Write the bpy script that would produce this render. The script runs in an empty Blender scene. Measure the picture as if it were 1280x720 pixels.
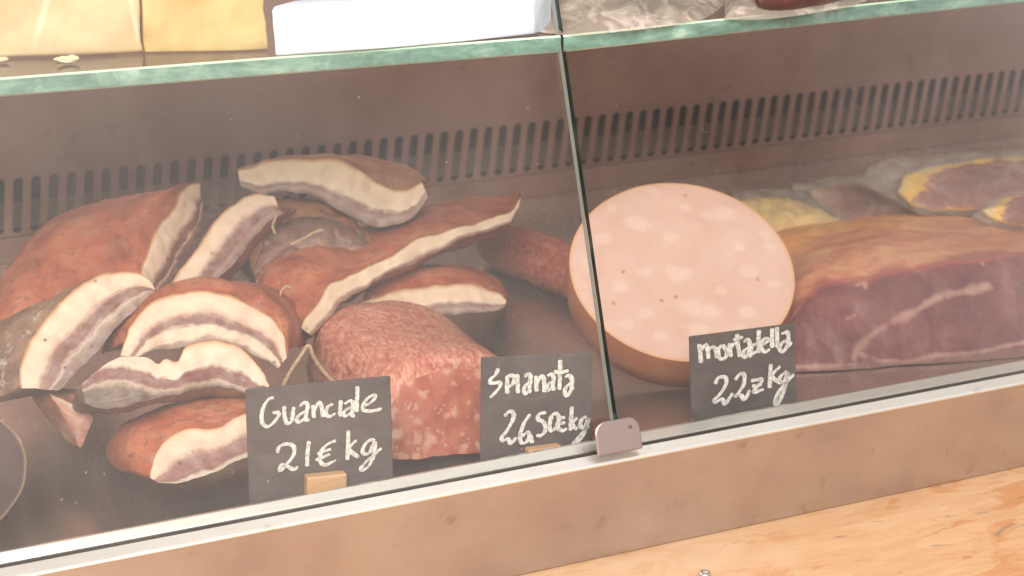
import bpy, math, random
from mathutils import Vector, Matrix, noise
random.seed(7)
SC = bpy.context.scene
COL = SC.collection
V = Vector

# ------------------------------------------------------------------ camera
F = 2000.0                                    # focal length in photo pixels (1280 wide)
XC = V((5260, -775, F)).normalized()          # world X seen from the camera (x right, y down, z forward)
DZ = math.sin(math.radians(20))
best = None
for i in range(20001):
    b = .8 + .2*i/20000
    a = (-XC.z*DZ - XC.y*b)/XC.x
    e = abs(a*a + b*b + DZ*DZ - 1)
    if best is None or e < best[0]: best = (e, a, b)
DC = V((best[1], best[2], DZ)).normalized()
YC = XC.cross(DC).normalized()
def c2w(v): return V((XC.dot(v), YC.dot(v), -DC.dot(v)))
CAM = -c2w(V((135/F, 202/F, 1))*1.1)          # the foot of the glass joint is the world origin
def ray(px, py): return c2w(V(((px-640)/F, (py-360)/F, 1)))
def on_y(px, py, y):
    d = ray(px, py); return CAM + d*((y-CAM.y)/d.y)
def on_z(px, py, z):
    d = ray(px, py); return CAM + d*((z-CAM.z)/d.z)
def on_p(px, py, p, n):
    d = ray(px, py); return CAM + d*((p-CAM).dot(n)/d.dot(n))
cam = bpy.data.objects.new('camera', bpy.data.cameras.new('camera')); COL.objects.link(cam)
R, U, FW = c2w(V((1,0,0))), c2w(V((0,-1,0))), c2w(V((0,0,1)))
cam.matrix_world = Matrix(((R.x,U.x,-FW.x,CAM.x),(R.y,U.y,-FW.y,CAM.y),(R.z,U.z,-FW.z,CAM.z),(0,0,0,1)))
cam.data.sensor_width = 36; cam.data.lens = F/1280*36
cam.data.clip_start = .02; cam.data.clip_end = 200
cam.data.dof.use_dof = True; cam.data.dof.focus_distance = 1.08; cam.data.dof.aperture_fstop = 9.5
SC.camera = cam

LEAN = math.radians(20.5)                     # the front glass leans back
GU = V((0, math.sin(LEAN), math.cos(LEAN))); GN = V((0, -math.cos(LEAN), math.sin(LEAN)))
FLOOR = -.032
BACK = .68

# ------------------------------------------------------------------ materials
class NT:
    def __init__(s, name):
        s.m = bpy.data.materials.new(name); s.m.use_nodes = True
        s.t = s.m.node_tree; s.t.nodes.clear()
        s.out = s.t.nodes.new('ShaderNodeOutputMaterial')
    def n(s, typ, ins=None, **kw):
        nd = s.t.nodes.new('ShaderNode'+typ)
        for k, v in kw.items(): setattr(nd, k, v)
        for k, v in (ins or {}).items(): s.set(nd.inputs[k], v)
        return nd
    def set(s, sock, v):
        if isinstance(v, bpy.types.NodeSocket): s.t.links.new(v, sock)
        elif isinstance(v, tuple) and len(v) == 3 and sock.type == 'RGBA': sock.default_value = v+(1,)
        else: sock.default_value = v
    def co(s, scale=(1,1,1), rot=(0,0,0), which='Object'):
        tc = s.n('TexCoord')
        return s.n('Mapping', {'Vector': tc.outputs[which], 'Scale': scale, 'Rotation': rot}).outputs[0]
    def noise(s, vec, scale, detail=4, rough=.55, dist=0):
        return s.n('TexNoise', {'Vector': vec, 'Scale': scale, 'Detail': detail, 'Roughness': rough, 'Distortion': dist}).outputs['Fac']
    def vor(s, vec, scale, out='Distance', rnd=1, feature='F1'):
        return s.n('TexVoronoi', {'Vector': vec, 'Scale': scale, 'Randomness': rnd}, feature=feature).outputs[out]
    def ramp(s, fac, stops, interp='LINEAR'):
        r = s.n('ValToRGB', {'Fac': fac}); cr = r.color_ramp; cr.interpolation = interp
        while len(cr.elements) < len(stops): cr.elements.new(.5)
        for e, (p, c) in zip(cr.elements, stops):
            e.position = p; e.color = (c if isinstance(c, tuple) else (c,c,c))[:3]+(1,)
        return r.outputs[0]
    def math(s, op, a, b=0.0, clamp=False):
        nd = s.n('Math', operation=op, use_clamp=clamp); s.set(nd.inputs[0], a); s.set(nd.inputs[1], b); return nd.outputs[0]
    def mix(s, fac, a, b):
        nd = s.n('Mix', data_type='RGBA'); s.set(nd.inputs[0], fac); s.set(nd.inputs[6], a); s.set(nd.inputs[7], b); return nd.outputs[2]
    def attr(s, name): return s.n('Attribute', attribute_name=name).outputs['Fac']
    def bump(s, h, strength=.3, dist=.001):
        return s.n('Bump', {'Height': h, 'Strength': strength, 'Distance': dist}).outputs[0]
    def bsdf(s, **kw):
        nm = dict(color='Base Color', rough='Roughness', metal='Metallic', normal='Normal', sss='Subsurface Weight', sssr='Subsurface Radius',
                  ssss='Subsurface Scale', coat='Coat Weight', coatr='Coat Roughness', spec='Specular IOR Level', aniso='Anisotropic', alpha='Alpha', trans='Transmission Weight')
        return s.n('BsdfPrincipled', {nm[k]: v for k, v in kw.items()}).outputs[0]
    def done(s, sh):
        s.t.links.new(sh, s.out.inputs['Surface']); return s.m

def steel(name, base=(.62,.56,.52), rough=.32, streak=(3,60,60), stain=.25, stain_col=(.30,.22,.18), bump=.05, metal=1.0):
    k = NT(name); c = k.co(); cs = k.co(streak)
    br = k.noise(cs, 12, 3, .6); bl = k.noise(c, 9, 5, .6); sp = k.noise(c, 70, 3, .5)
    f = k.ramp(bl, [(.42, 0.0), (.72, 1.0)]); f = k.math('MULTIPLY', f, stain)
    col = k.mix(f, base, stain_col)
    spk = k.ramp(sp, [(.66, 0.0), (.74, 1.0)])
    col = k.mix(k.math('MULTIPLY', spk, .38), col, stain_col)
    r = k.math('ADD', k.math('MULTIPLY', br, .18), rough-.09)
    r = k.math('ADD', r, k.math('MULTIPLY', f, .25))
    return k.done(k.bsdf(color=col, metal=metal, rough=r, normal=k.bump(br, bump, .0005)))

def rind_mat(name, a, b, c, mould=.2, pepper=.3, rough=.5, ms=45):
    """cured skin: rusty red, pepper dust, pale mould patches"""
    k = NT(name); co = k.co()
    n1 = k.noise(co, 28, 6, .6, .3); n2 = k.noise(co, 160, 4, .6); n3 = k.noise(co, ms, 6, .75)
    col = k.ramp(n1, [(.30, a), (.5, b), (.72, c)])
    col = k.mix(k.math('MULTIPLY', k.ramp(n2, [(.55, 0.0), (.68, 1.0)]), pepper), col, (.06,.03,.025))
    col = k.mix(k.math('MULTIPLY', k.ramp(n3, [(.54, 0.0), (.66, 1.0)]), mould), col, (.62,.52,.44))
    fl = k.vor(k.co((1,3.2,1), (.4,.3,.6)), 240)
    col = k.mix(k.math('MULTIPLY', k.ramp(fl, [(.08, 1.0), (.16, 0.0)]), pepper*.9), col, (.50,.33,.22))
    h = k.math('ADD', n1, k.math('MULTIPLY', n2, .5))
    return k.done(k.bsdf(color=col, rough=rough, normal=k.bump(h, .6, .003)))

FAT, LEAN_, EDGE = (.76,.555,.42), (.185,.055,.045), (.34,.12,.04)
def cut_mat(name, stops, amp=.14, mott=.3, lean_end=0):
    """cut guanciale: bands across the slice (attribute across: 0 at the skin, 1 at the inside)"""
    k = NT(name); co = k.co()
    t = k.attr('across')
    w = k.noise(co, 34, 5, .62, .4); fine = k.noise(co, 150, 5, .7)
    sv = k.n('CombineXYZ', {'X': k.math('MULTIPLY', k.attr('along'), 5.0), 'Y': k.math('MULTIPLY', t, 20.0), 'Z': k.math('MULTIPLY', w, 1.5)}).outputs[0]
    stk = k.noise(sv, 1.0, 5, .65, .5)
    t = k.math('ADD', t, k.math('MULTIPLY', k.math('SUBTRACT', stk, .5), k.math('MULTIPLY', k.math('MINIMUM', k.math('MULTIPLY', t, 2.2), 1.0), .20)))
    if lean_end:
        s_ = k.attr('along'); t = k.math('ADD', t, k.math('MULTIPLY', k.ramp(k.math('ADD', s_, k.math('MULTIPLY', k.math('SUBTRACT', w, .5), .25)), [(.10, 1.0), (lean_end, 0.0)]), .55))
    tt = k.math('ADD', t, k.math('MULTIPLY', k.math('SUBTRACT', w, .5), k.math('MULTIPLY', k.math('MINIMUM', k.math('MULTIPLY', t, 4.0), 1.0), amp)))
    tt = k.math('ADD', tt, k.math('MULTIPLY', k.math('SUBTRACT', fine, .5), k.math('MULTIPLY', k.math('MINIMUM', k.math('MULTIPLY', t, 2.0), 1.0), .20)))
    col = k.ramp(tt, stops)
    m2 = k.noise(co, 60, 5, .65); m3 = k.noise(k.co((1,1,1), (1,2,3)), 95, 5, .7, .8)
    col = k.mix(k.math('MULTIPLY', k.ramp(m2, [(.42, 0.0), (.70, 1.0)]), mott), col, (.50,.30,.21))
    col = k.mix(k.math('MULTIPLY', k.ramp(m3, [(.56, 0.0), (.68, 1.0)]), k.math('MULTIPLY', k.ramp(tt, [(.48, 0.0), (.56, 1.0)]), .30)), col, (.46,.24,.19))
    sp = k.vor(co, 85); sp = k.ramp(sp, [(.09, 1.0), (.14, 0.0)])
    gate = k.ramp(k.noise(co, 20, 2), [(.44, 0.0), (.54, 1.0)])
    col = k.mix(k.math('MULTIPLY', k.math('MULTIPLY', sp, gate), .8), col, (.10,.06,.05))
    col = k.mix(k.math('MULTIPLY', k.ramp(stk, [(.52, 0.0), (.66, 1.0)]), k.math('MULTIPLY', k.ramp(tt, [(.46, 0.0), (.56, 1.0)]), .28)), col, (.50,.30,.23))
    col = k.mix(k.math('MULTIPLY', k.ramp(tt, [(.20, 0.0), (.42, 1.0), (.54, 0.0)]), .35), col, (.74,.42,.33))
    h = k.math('ADD', k.math('MULTIPLY', fine, .6), k.math('MULTIPLY', stk, .8))
    return k.done(k.bsdf(color=col, rough=.42, spec=.45, normal=k.bump(h, .25, .0012), sss=.12, sssr=(1,.5,.35), ssss=.004))

M = {}
M['rail'] = steel('brushed_steel', (.60,.56,.55), .36, (2,70,70), .5, (.34,.24,.20))
M['rail_lightened'] = steel('lightened_rail_steel', (.90,.86,.79), .34, (3,60,60), .25, (.6,.52,.45))  # same steel as the rail, lightened to imitate its bright reflection
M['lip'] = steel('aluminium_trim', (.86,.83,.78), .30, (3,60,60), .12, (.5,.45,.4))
M['deck'] = steel('scratched_steel', (.74,.65,.62), .25, (9,1.5,1), .40, (.38,.30,.26), 0.0, .93)
M['back'] = steel('dull_steel', (.345,.215,.18), .44, (2,30,30), .6, (.16,.075,.055))
M['clip'] = steel('clip_metal', (.44,.35,.34), .34, (4,40,40), .15, (.38,.28,.28))
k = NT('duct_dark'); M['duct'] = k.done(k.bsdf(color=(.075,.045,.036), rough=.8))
M['duct_sheet'] = steel('duct_sheet', (.22,.15,.125), .55)
k = NT('rubber'); M['rubber'] = k.done(k.bsdf(color=(.004,.004,.004), rough=.9, spec=.1))

def glass(name, tint, dust, dcol, gl=1.0, left=True):
    k = NT(name); co = k.co()
    lw = k.n('LayerWeight', {'Blend': .33}).outputs['Fresnel']
    tr = k.n('BsdfTransparent', {'Color': tint}).outputs[0]
    g = k.n('BsdfGlossy', {'Roughness': .012, 'Color': (1,1,1)}).outputs[0]
    mx = k.n('MixShader', {'Fac': k.math('MULTIPLY', lw, gl)}); k.t.links.new(tr, mx.inputs[1]); k.t.links.new(g, mx.inputs[2])
    d = k.n('BsdfDiffuse', {'Color': dcol}).outputs[0]  # diffuse coat: dust plus a painted veil imitating reflected glare
    cloud = k.ramp(k.noise(k.co((1,1,1.4)), 4.2, 4, .55, .6), [(.32, .35), (.70, 1.25)])
    smear = k.ramp(k.noise(k.co((14,3,3), (0,.5,.2)), 4, 5, .7), [(.5, 0.0), (.8, .35)])
    sp = k.ramp(k.vor(co, 95), [(.045, 1.0), (.085, 0.0)]); gate = k.ramp(k.noise(co, 30, 2), [(.55, 0.0), (.64, 1.0)])
    sp = k.math('MULTIPLY', k.math('MULTIPLY', sp, gate), 5.0)
    xx = k.n('SeparateXYZ', {'Vector': co}).outputs[0]
    film_ = k.ramp(k.math('ADD', k.math('MULTIPLY', xx, -1.0 if left else 1.0), k.math('MULTIPLY', k.noise(co, 5, 3), .15)), [(.18, .6), (.62, 1.1 if left else .75)])  # painted glare grows away from the joint
    f = k.math('MULTIPLY', k.math('ADD', k.math('MULTIPLY', k.math('ADD', cloud, smear), film_), sp), dust, True)
    m2 = k.n('MixShader', {'Fac': f}); k.t.links.new(mx.outputs[0], m2.inputs[1]); k.t.links.new(d, m2.inputs[2])
    return k.done(m2.outputs[0])
M['pane_hazy'] = glass('hazy_glass', (.97,.975,.965), .038, (.82,.72,.67), .66)
M['pane'] = glass('clear_glass', (.97,.975,.965), .024, (.82,.71,.67), .56, False)
M['shelf'] = glass('shelf_glass', (.93,.955,.935), .05, (.62,.56,.48), .3)
k = NT('green_glass_edge'); co = k.co((1,1,1)); n1 = k.noise(k.co((6,1,14)), 5, 6, .7, .5); n2 = k.noise(co, 40, 4)
col = k.ramp(n1, [(.32, (.11,.21,.18)), (.5, (.20,.37,.32)), (.68, (.38,.58,.49))])
col = k.mix(k.ramp(n2, [(.62, 0.0), (.72, .5)]), col, (.6,.8,.7))
M['shelf_edge'] = k.done(k.bsdf(color=col, rough=.22, sss=.25, sssr=(.4,1,.8), ssss=.01))
k = NT('bright_glass_arris'); M['arris'] = k.done(k.bsdf(color=(.62,.88,.66), rough=.2))
k = NT('dark_glass_edge'); M['pane_edge'] = k.done(k.bsdf(color=(.012,.050,.044), rough=.15))
k = NT('glass_edge_highlight'); M['pale_edge'] = k.done(k.bsdf(color=(.36,.42,.39), rough=.2))  # paler colour painted on the pane edge as its highlight
# plywood ledge
k = NT('plywood'); g1 = k.noise(k.co((2.2,9,1)), 5, 6, .68, 1.4); co = k.co()
col = k.ramp(g1, [(.30, (.60,.33,.17)), (.5, (.68,.40,.22)), (.70, (.74,.47,.28))])
st = k.ramp(k.noise(k.co((9,22,1)), 1.6, 4, .6, 1.0), [(.52, 0.0), (.60, 1.0)])
col = k.mix(k.math('MULTIPLY', st, .62), col, (.56,.22,.07))
dk = k.ramp(k.noise(k.co((10,26,1),(0,0,.2)), 2.3, 5, .7, .6), [(.60, 0.0), (.68, 1.0)])
col = k.mix(k.math('MULTIPLY', dk, .65), col, (.28,.17,.11))
pal = k.ramp(k.noise(co, 6, 3), [(.5, 0.0), (.7, .45)])
col = k.mix(pal, col, (.80,.58,.40))
M['wood'] = k.done(k.bsdf(color=col, rough=.45, normal=k.bump(g1, .15, .001)))
k = NT('pale_wood'); g1 = k.noise(k.co((4,60,60)), 5, 5, .6)
M['clip_wood'] = k.done(k.bsdf(color=k.ramp(g1, [(.3, (.50,.27,.13)), (.7, (.66,.40,.21))]), rough=.5))
k = NT('slate_board'); n1 = k.noise(k.co((1,1,2)), 42, 6, .7, .9)
M['board'] = k.done(k.bsdf(color=k.ramp(n1, [(.3, (.058,.045,.048)), (.72, (.120,.100,.100))]), rough=.55))
k = NT('chalk'); n1 = k.noise(k.co(), 420, 4, .7)
M['chalk'] = k.done(k.bsdf(color=k.ramp(n1, [(.36, (.42,.40,.40)), (.58, (.84,.82,.81))]), rough=.9))
k = NT('twine'); n1 = k.noise(k.co((1,1,1)), 500, 3)
M['twine'] = k.done(k.bsdf(color=k.ramp(n1, [(.3, (.30,.19,.10)), (.7, (.60,.45,.28))]), rough=.85))

RED = ((.24,.050,.026), (.43,.105,.048), (.56,.21,.105))
M['rind_red'] = rind_mat('rind_red', *RED, mould=.16, pepper=.5)
M['rind_brown'] = rind_mat('rind_brown', (.20,.065,.036), (.36,.13,.065), (.48,.24,.13), mould=.22, pepper=.5)
M['rind_grey'] = rind_mat('rind_grey', (.13,.065,.045), (.25,.13,.085), (.42,.27,.18), mould=.75, pepper=.7, ms=85)

def mesh(name, verts, faces, mat, parent=None, attrs=None, smooth=True, mats=None, mi=None, loc=None):
    me = bpy.data.meshes.new(name)
    o0 = V(loc) if loc is not None else V((0,0,0))
    me.from_pydata([tuple(V(v)-o0) for v in verts], [], faces)
    for m in (mats or [mat]): me.materials.append(m)
    if mi: me.polygons.foreach_set('material_index', mi)
    me.polygons.foreach_set('use_smooth', [smooth]*len(me.polygons))
    for nm, vals in (attrs or {}).items():
        a = me.attributes.new(nm, 'FLOAT', 'POINT'); a.data.foreach_set('value', vals)
    me.update()
    import bmesh
    bm = bmesh.new(); bm.from_mesh(me); bmesh.ops.recalc_face_normals(bm, faces=bm.faces); bm.to_mesh(me); bm.free()
    o = bpy.data.objects.new(name, me); COL.objects.link(o)
    if loc is not None: o.location = o0
    if parent:
        o.parent = parent
        w_ = parent.location.copy(); q_ = parent.parent
        while q_: w_ += q_.location; q_ = q_.parent
        o.location = o0 - w_
    return o
def thing(name, label, cat, loc=(0,0,0), group=None):
    o = bpy.data.objects.new(name, None); COL.objects.link(o); o.location = loc; o.empty_display_size = .02
    o['label'] = label; o['category'] = cat
    if group: o['group'] = group
    return o
def bevel(o, w, seg=2):
    m = o.modifiers.new('bevel', 'BEVEL'); m.width = w; m.segments = seg; m.limit_method = 'ANGLE'; return o
def box(name, lo, hi, mat, parent=None, bev=0, seg=2, smooth=False):
    x0,y0,z0 = lo; x1,y1,z1 = hi
    vs = [(x0,y0,z0),(x1,y0,z0),(x1,y1,z0),(x0,y1,z0),(x0,y0,z1),(x1,y0,z1),(x1,y1,z1),(x0,y1,z1)]
    fs = [(0,3,2,1),(4,5,6,7),(0,1,5,4),(1,2,6,5),(2,3,7,6),(3,0,4,7)]
    c = ((x0+x1)/2,(y0+y1)/2,(z0+z1)/2)
    o = mesh(name, vs, fs, mat, parent, smooth=smooth, loc=c)
    if bev: bevel(o, bev, seg)
    return o
def extrude_x(name, prof, x0, x1, mat, parent=None, bev=0):
    n = len(prof)
    vs = [(x0,y,z) for y,z in prof] + [(x1,y,z) for y,z in prof]
    fs = [(i,(i+1)%n,n+(i+1)%n,n+i) for i in range(n)] + [tuple(range(n))[::-1], tuple(range(n,2*n))]
    o = mesh(name, vs, fs, mat, parent, smooth=False)
    if bev: bevel(o, bev, 3)
    return o
def cr(pts, n):
    """Catmull-Rom curve through points, resampled to n points by length"""
    P = [V(p) if len(p) == 3 else V((p[0],p[1],0)) for p in pts]
    if len(P) == 2: return [P[0].lerp(P[1], i/(n-1)) for i in range(n)]
    Q = [P[0]*2-P[1]] + P + [P[-1]*2-P[-2]]
    fine = []
    for i in range(1, len(Q)-2):
        p0,p1,p2,p3 = Q[i-1:i+3]
        for j in range(16):
            t = j/16
            fine.append(.5*((2*p1)+(p2-p0)*t+(2*p0-5*p1+4*p2-p3)*t*t+(3*p1-p0-3*p2+p3)*t**3))
    fine.append(P[-1])
    L = [0]
    for a, b in zip(fine, fine[1:]): L.append(L[-1]+(b-a).length)
    out, k = [], 0
    for i in range(n):
        s = L[-1]*i/(n-1)
        while k < len(L)-2 and L[k+1] < s: k += 1
        d = L[k+1]-L[k]
        out.append(fine[k].lerp(fine[k+1], (s-L[k])/d if d > 1e-12 else 0))
    return out
def wob(p, amp, sc, seed=0):
    q = V(p)*sc + V((seed*7.3, seed*3.1, seed*1.7))
    return V(p) + noise.noise_vector(q)*amp + noise.noise_vector(q*2.7)*amp*.5 + noise.noise_vector(q*7.1)*amp*.14
def tube(name, pts, r, mat, parent, n=8, m=40, taper=None, sub=True):
    C = cr(pts, m); vs, fs = [], []
    up = V((.3,.2,1)).normalized()
    for i, p in enumerate(C):
        t = (C[min(i+1,m-1)]-C[max(i-1,0)]).normalized()
        a = t.cross(up).normalized(); b = t.cross(a)
        rr = r*(taper(i/(m-1)) if taper else 1)
        for j in range(n):
            g = 2*math.pi*j/n
            vs.append(p + a*math.cos(g)*rr + b*math.sin(g)*rr)
    for i in range(m-1):
        for j in range(n):
            fs.append((i*n+j, i*n+(j+1)%n, (i+1)*n+(j+1)%n, (i+1)*n+j))
    fs.append(tuple(range(n))[::-1]); fs.append(tuple(range((m-1)*n, m*n)))
    return mesh(name, vs, fs, mat, parent)

# ------------------------------------------------------------------ the display case
case = thing('display_case', 'stainless steel refrigerated deli case with sloping glass front holding all the cured meats', 'display case', (0,0,FLOOR))
X0, X1 = -1.1, 1.9
# rail with the channel that holds the glass; bottom at the wooden ledge
RZ = -.0758
extrude_x('front_rail', [(-.0080,RZ),(-.0006,RZ),(-.0006,-.0062),(-.0080,-.0062)], X0, X1, M['rail'], case, 0)
extrude_x('rail_top', [(-.0083,-.0062),(0,-.0062),(0,0),(-.0070,-.0036),(-.0083,-.0046)], X0, X1, M['rail_lightened'], case, .0006)
box('gasket', (X0,-.0006,-.05), (X1,.0092,-.0068), M['rubber'], case)
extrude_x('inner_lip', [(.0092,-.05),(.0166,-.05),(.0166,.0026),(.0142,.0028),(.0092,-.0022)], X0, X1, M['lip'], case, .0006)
deck = box('deck', (X0,.0166,FLOOR-.02), (X1,BACK+.10,FLOOR), M['deck'], case)
# back panel with a row of rounded air slots
xa = on_y(18,222,BACK).x; xb = on_y(418,178,BACK).x; PITCH = (xb-xa)/19
zt = on_y(418,179,BACK).z; SH = .056; zb = zt-SH; SW = PITCH*.27
i0 = int((X0-xa)/PITCH)+1; ncell = 142
vs, fs = [], []
NS = 28
zlo, zhi = zb-.006, zt+.006
SHEAR = .13
def slot_pt(g):
    c, s = math.cos(g), math.sin(g)
    hh = SH/2-SW
    return SW*c, SW*s + (hh if s >= 0 else -hh)
def rect_pt(x, z):
    hw, hh = PITCH/2, (zhi-zlo)/2
    return x, z
for i in range(ncell):
    cx = xa + (i0+i)*PITCH; cz = (zt+zb)/2; base = len(vs)
    hw, hh = PITCH/2, (zhi-zlo)/2
    ang = [2*math.pi*(j+.5)/NS for j in range(NS)]
    inner = [slot_pt(g) for g in ang]
    outer = []
    for (x, z) in inner:
        if abs(z) < SH/2-SW+1e-6: outer.append((math.copysign(hw, x), z))
        else:
            c = x/SW
            outer.append((max(-hw, min(hw, c*1.42*hw)), math.copysign(hh, z) if abs(c) < .71 else math.copysign(hh*(.90+.10*(1-(abs(c)-.71)/.29)), z)))
    for (x, z) in inner: vs.append((cx+x+SHEAR*z, BACK, cz+z))
    for (x, z) in inner: vs.append((cx+x+SHEAR*z, BACK+.002, cz+z))
    for (x, z) in outer: vs.append((cx+x+SHEAR*z, BACK, cz+z))
    for j in range(NS):
        j2 = (j+1) % NS
        fs.append((base+j, base+j2, base+2*NS+j2, base+2*NS+j))
        fs.append((base+NS+j, base+NS+j2, base+j2, base+j))
    # square corners of the cell
    for sx in (-1, 1):
        for sz in (-1, 1):
            pass
slots = mesh('slotted_strip', vs, fs, M['back'], case, smooth=False)
# upper plain part, lower flange and the duct behind
mesh('back_panel', [(X0,BACK,zhi-.002),(X1,BACK,zhi-.002),(X1,BACK+.02,.62),(X0,BACK+.02,.62),(X0,BACK+.03,zhi-.002),(X1,BACK+.03,zhi-.002),(X1,BACK+.05,.62),(X0,BACK+.05,.62)],
     [(0,1,2,3),(4,7,6,5),(0,4,5,1),(3,2,6,7),(0,3,7,4),(1,5,6,2)], M['back'], case, smooth=False)
box('lower_flange', (X0,BACK-.004,FLOOR), (X1,BACK+.006,zlo+.002), M['back'], case, .001)
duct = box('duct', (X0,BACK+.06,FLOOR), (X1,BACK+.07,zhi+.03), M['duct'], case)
mesh('duct_sheet', [(X0,BACK+.008,zb+.003),(X1,BACK+.008,zb+.003),(X1,BACK+.03,zb+SH*.42),(X0,BACK+.03,zb+SH*.42)], [(0,1,2,3)], M['duct_sheet'], duct, smooth=False)

# front panes
def pane(name, x0, x1, off, mat, edges, H=.62, th=.006):
    b0 = GN*off + V((0,.001,0)); n = -GN*th
    o = []
    for x in (x0, x1):
        for dn in (V((0,0,0)), n):
            for h in (-.001, H):
                o.append(V((x,0,0)) + b0 + dn + GU*h)
    # 0 x0 front bottom,1 x0 front top,2 x0 back bottom,3 x0 back top,4.. x1
    p = mesh(name, o, [(0,4,5,1),(2,3,7,6)], mat, case, smooth=False)
    if 'l' in edges: mesh('pane_edge', [o[0],o[1],o[3],o[2]], [(0,1,2,3)], edges['l'], p, smooth=False)
    if 'r' in edges: mesh('pane_edge', [o[4],o[5],o[7],o[6]], [(0,1,2,3)], edges['r'], p, smooth=False)
    return p
pane('glass_pane', X0, -.0012, 0, M['pane_hazy'], {'r': M['pale_edge']})
pane('glass_pane', .0012, X1, .001, M['pane'], {'l': M['pane_edge']})
# rounded metal clip at the foot of the joint
def plate(name, outline, origin, ux, uy, th, mat, parent, bev=.0008):
    n = ux.cross(uy).normalized(); k_ = len(outline)
    vs = [origin+ux*x+uy*y for x, y in outline] + [origin+ux*x+uy*y-n*th for x, y in outline]
    fs = [tuple(range(k_)), tuple(range(k_, 2*k_))[::-1]] + [(i, k_+i, k_+(i+1)%k_, (i+1)%k_) for i in range(k_)]
    o = mesh(name, vs, fs, mat, parent, smooth=False)
    if bev: bevel(o, bev, 2)
    return o
def rrect(x0, y0, x1, y1, r, seg=8, bottom=True):
    pts = []
    for (cx, cy, a) in ((x1-r,y1-r,0),(x0+r,y1-r,90)):
        for i in range(seg+1):
            g = math.radians(a+90*i/seg); pts.append((cx+r*math.cos(g), cy+r*math.sin(g)))
    pts += [(x0,y0),(x1,y0)]
    return pts
g0 = GN*.007
pA = on_p(747,568,g0,GN); pB = on_p(803,557,g0,GN); pT = on_p(776,520,g0,GN)
wq = (pB-pA).length; hq = (pT-(pA+pB)/2).dot(GU)
plate('pane_clip', rrect(0,-.003,pB.x-pA.x,hq-.003,.0085), V((pA.x,0,0))+GN*.007+V((0,0,.002)), V((1,0,0)), GU, .0025, M['clip'], case, .001)

cl = [o for o in case.children if o.name.startswith('pane_clip')][0]
rc = V((pB.x-.0075,0,0))+GN*.0073+V((0,0,.002))+GU*(hq-.0095)
rv = []
for rr, dn in ((.0013,0),(.0011,.0004),(.0004,.0002)):
    rv += [rc+GN*dn+V((1,0,0))*rr*math.cos(2*math.pi*j/16)+GU*rr*math.sin(2*math.pi*j/16) for j in range(16)]
mesh('rivet', rv, [(a*16+j,a*16+(j+1)%16,a*16+16+(j+1)%16,a*16+16+j) for a in range(2) for j in range(16)]+[tuple(range(32,48))], M['duct_sheet'], cl)
# glass shelf (two sheets that meet near the pane joint)
def shelf(pxa, pya, pxb, pyb, endl, endr, th):
    pa = on_y(pxa, pya, .112); pb = on_y(pxb, pyb, .112)
    z = (pa.z+pb.z)/2
    # sheet lies level; its front edge runs slightly askew
    A = on_z(pxa, pya, z); B = on_z(pxb, pyb, z)
    d = (B-A); A2 = A + d*endl; B2 = A + d*endr
    dp = V((0,.34,0)); t = V((0,0,-th)); a = .0011
    vs = [A2, B2, B2+dp, A2+dp, A2+t, B2+t, B2+dp+t, A2+dp+t]
    s = mesh('glass_shelf', vs, [(0,1,2,3),(4,7,6,5)], M['shelf'], case, smooth=False)
    k_ = V((0,-.0015,0)); e0, e1 = V((0,0,-a)), V((0,0,-th+a))
    ev = [A2+e0+k_, B2+e0+k_, B2+e1+k_, A2+e1+k_, A2, B2, A2+t, B2+t]
    mesh('shelf_edge', ev, [(0,1,2,3)], M['shelf_edge'], s, smooth=False)
    mesh('polished_arris', ev, [(0,1,5,4),(3,2,7,6)], M['arris'], s, smooth=False)
    return z, A, B
SZ, SA, SB = shelf(0, 97, 700, 44, -.7, 1.0, .0118)
shelf(702, 44, 1280, -16, .002, 1.9, .0118)

# ------------------------------------------------------------------ wooden ledge in front
ledge = thing('wooden_ledge', 'worn plywood ledge running below the steel rail of the case', 'ledge', (0,-.4,RZ-.003))
box('plank', (X0,-.75,RZ-.021), (X1,.12,RZ-.001), M['wood'], ledge, .002)
sp = on_z(881,717,RZ)
vs, fs = [], []
for j in range(20):
    g = 2*math.pi*j/20; vs += [(sp.x+.0042*math.cos(g), sp.y+.0042*math.sin(g), RZ-.001), (sp.x+.0034*math.cos(g), sp.y+.0034*math.sin(g), RZ+.0012), (sp.x+.0016*math.cos(g), sp.y+.0016*math.sin(g), RZ+.0012),(sp.x+.0012*math.cos(g), sp.y+.0012*math.sin(g), RZ-.0004)]
for j in range(20):
    a, b = 4*j, 4*((j+1) % 20)
    fs += [(a,b,b+1,a+1),(a+1,b+1,b+2,a+2),(a+2,b+2,b+3,a+3)]
fs.append(tuple(4*j+3 for j in range(20)))
mesh('screw', vs, fs, M['rail'], ledge)

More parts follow.
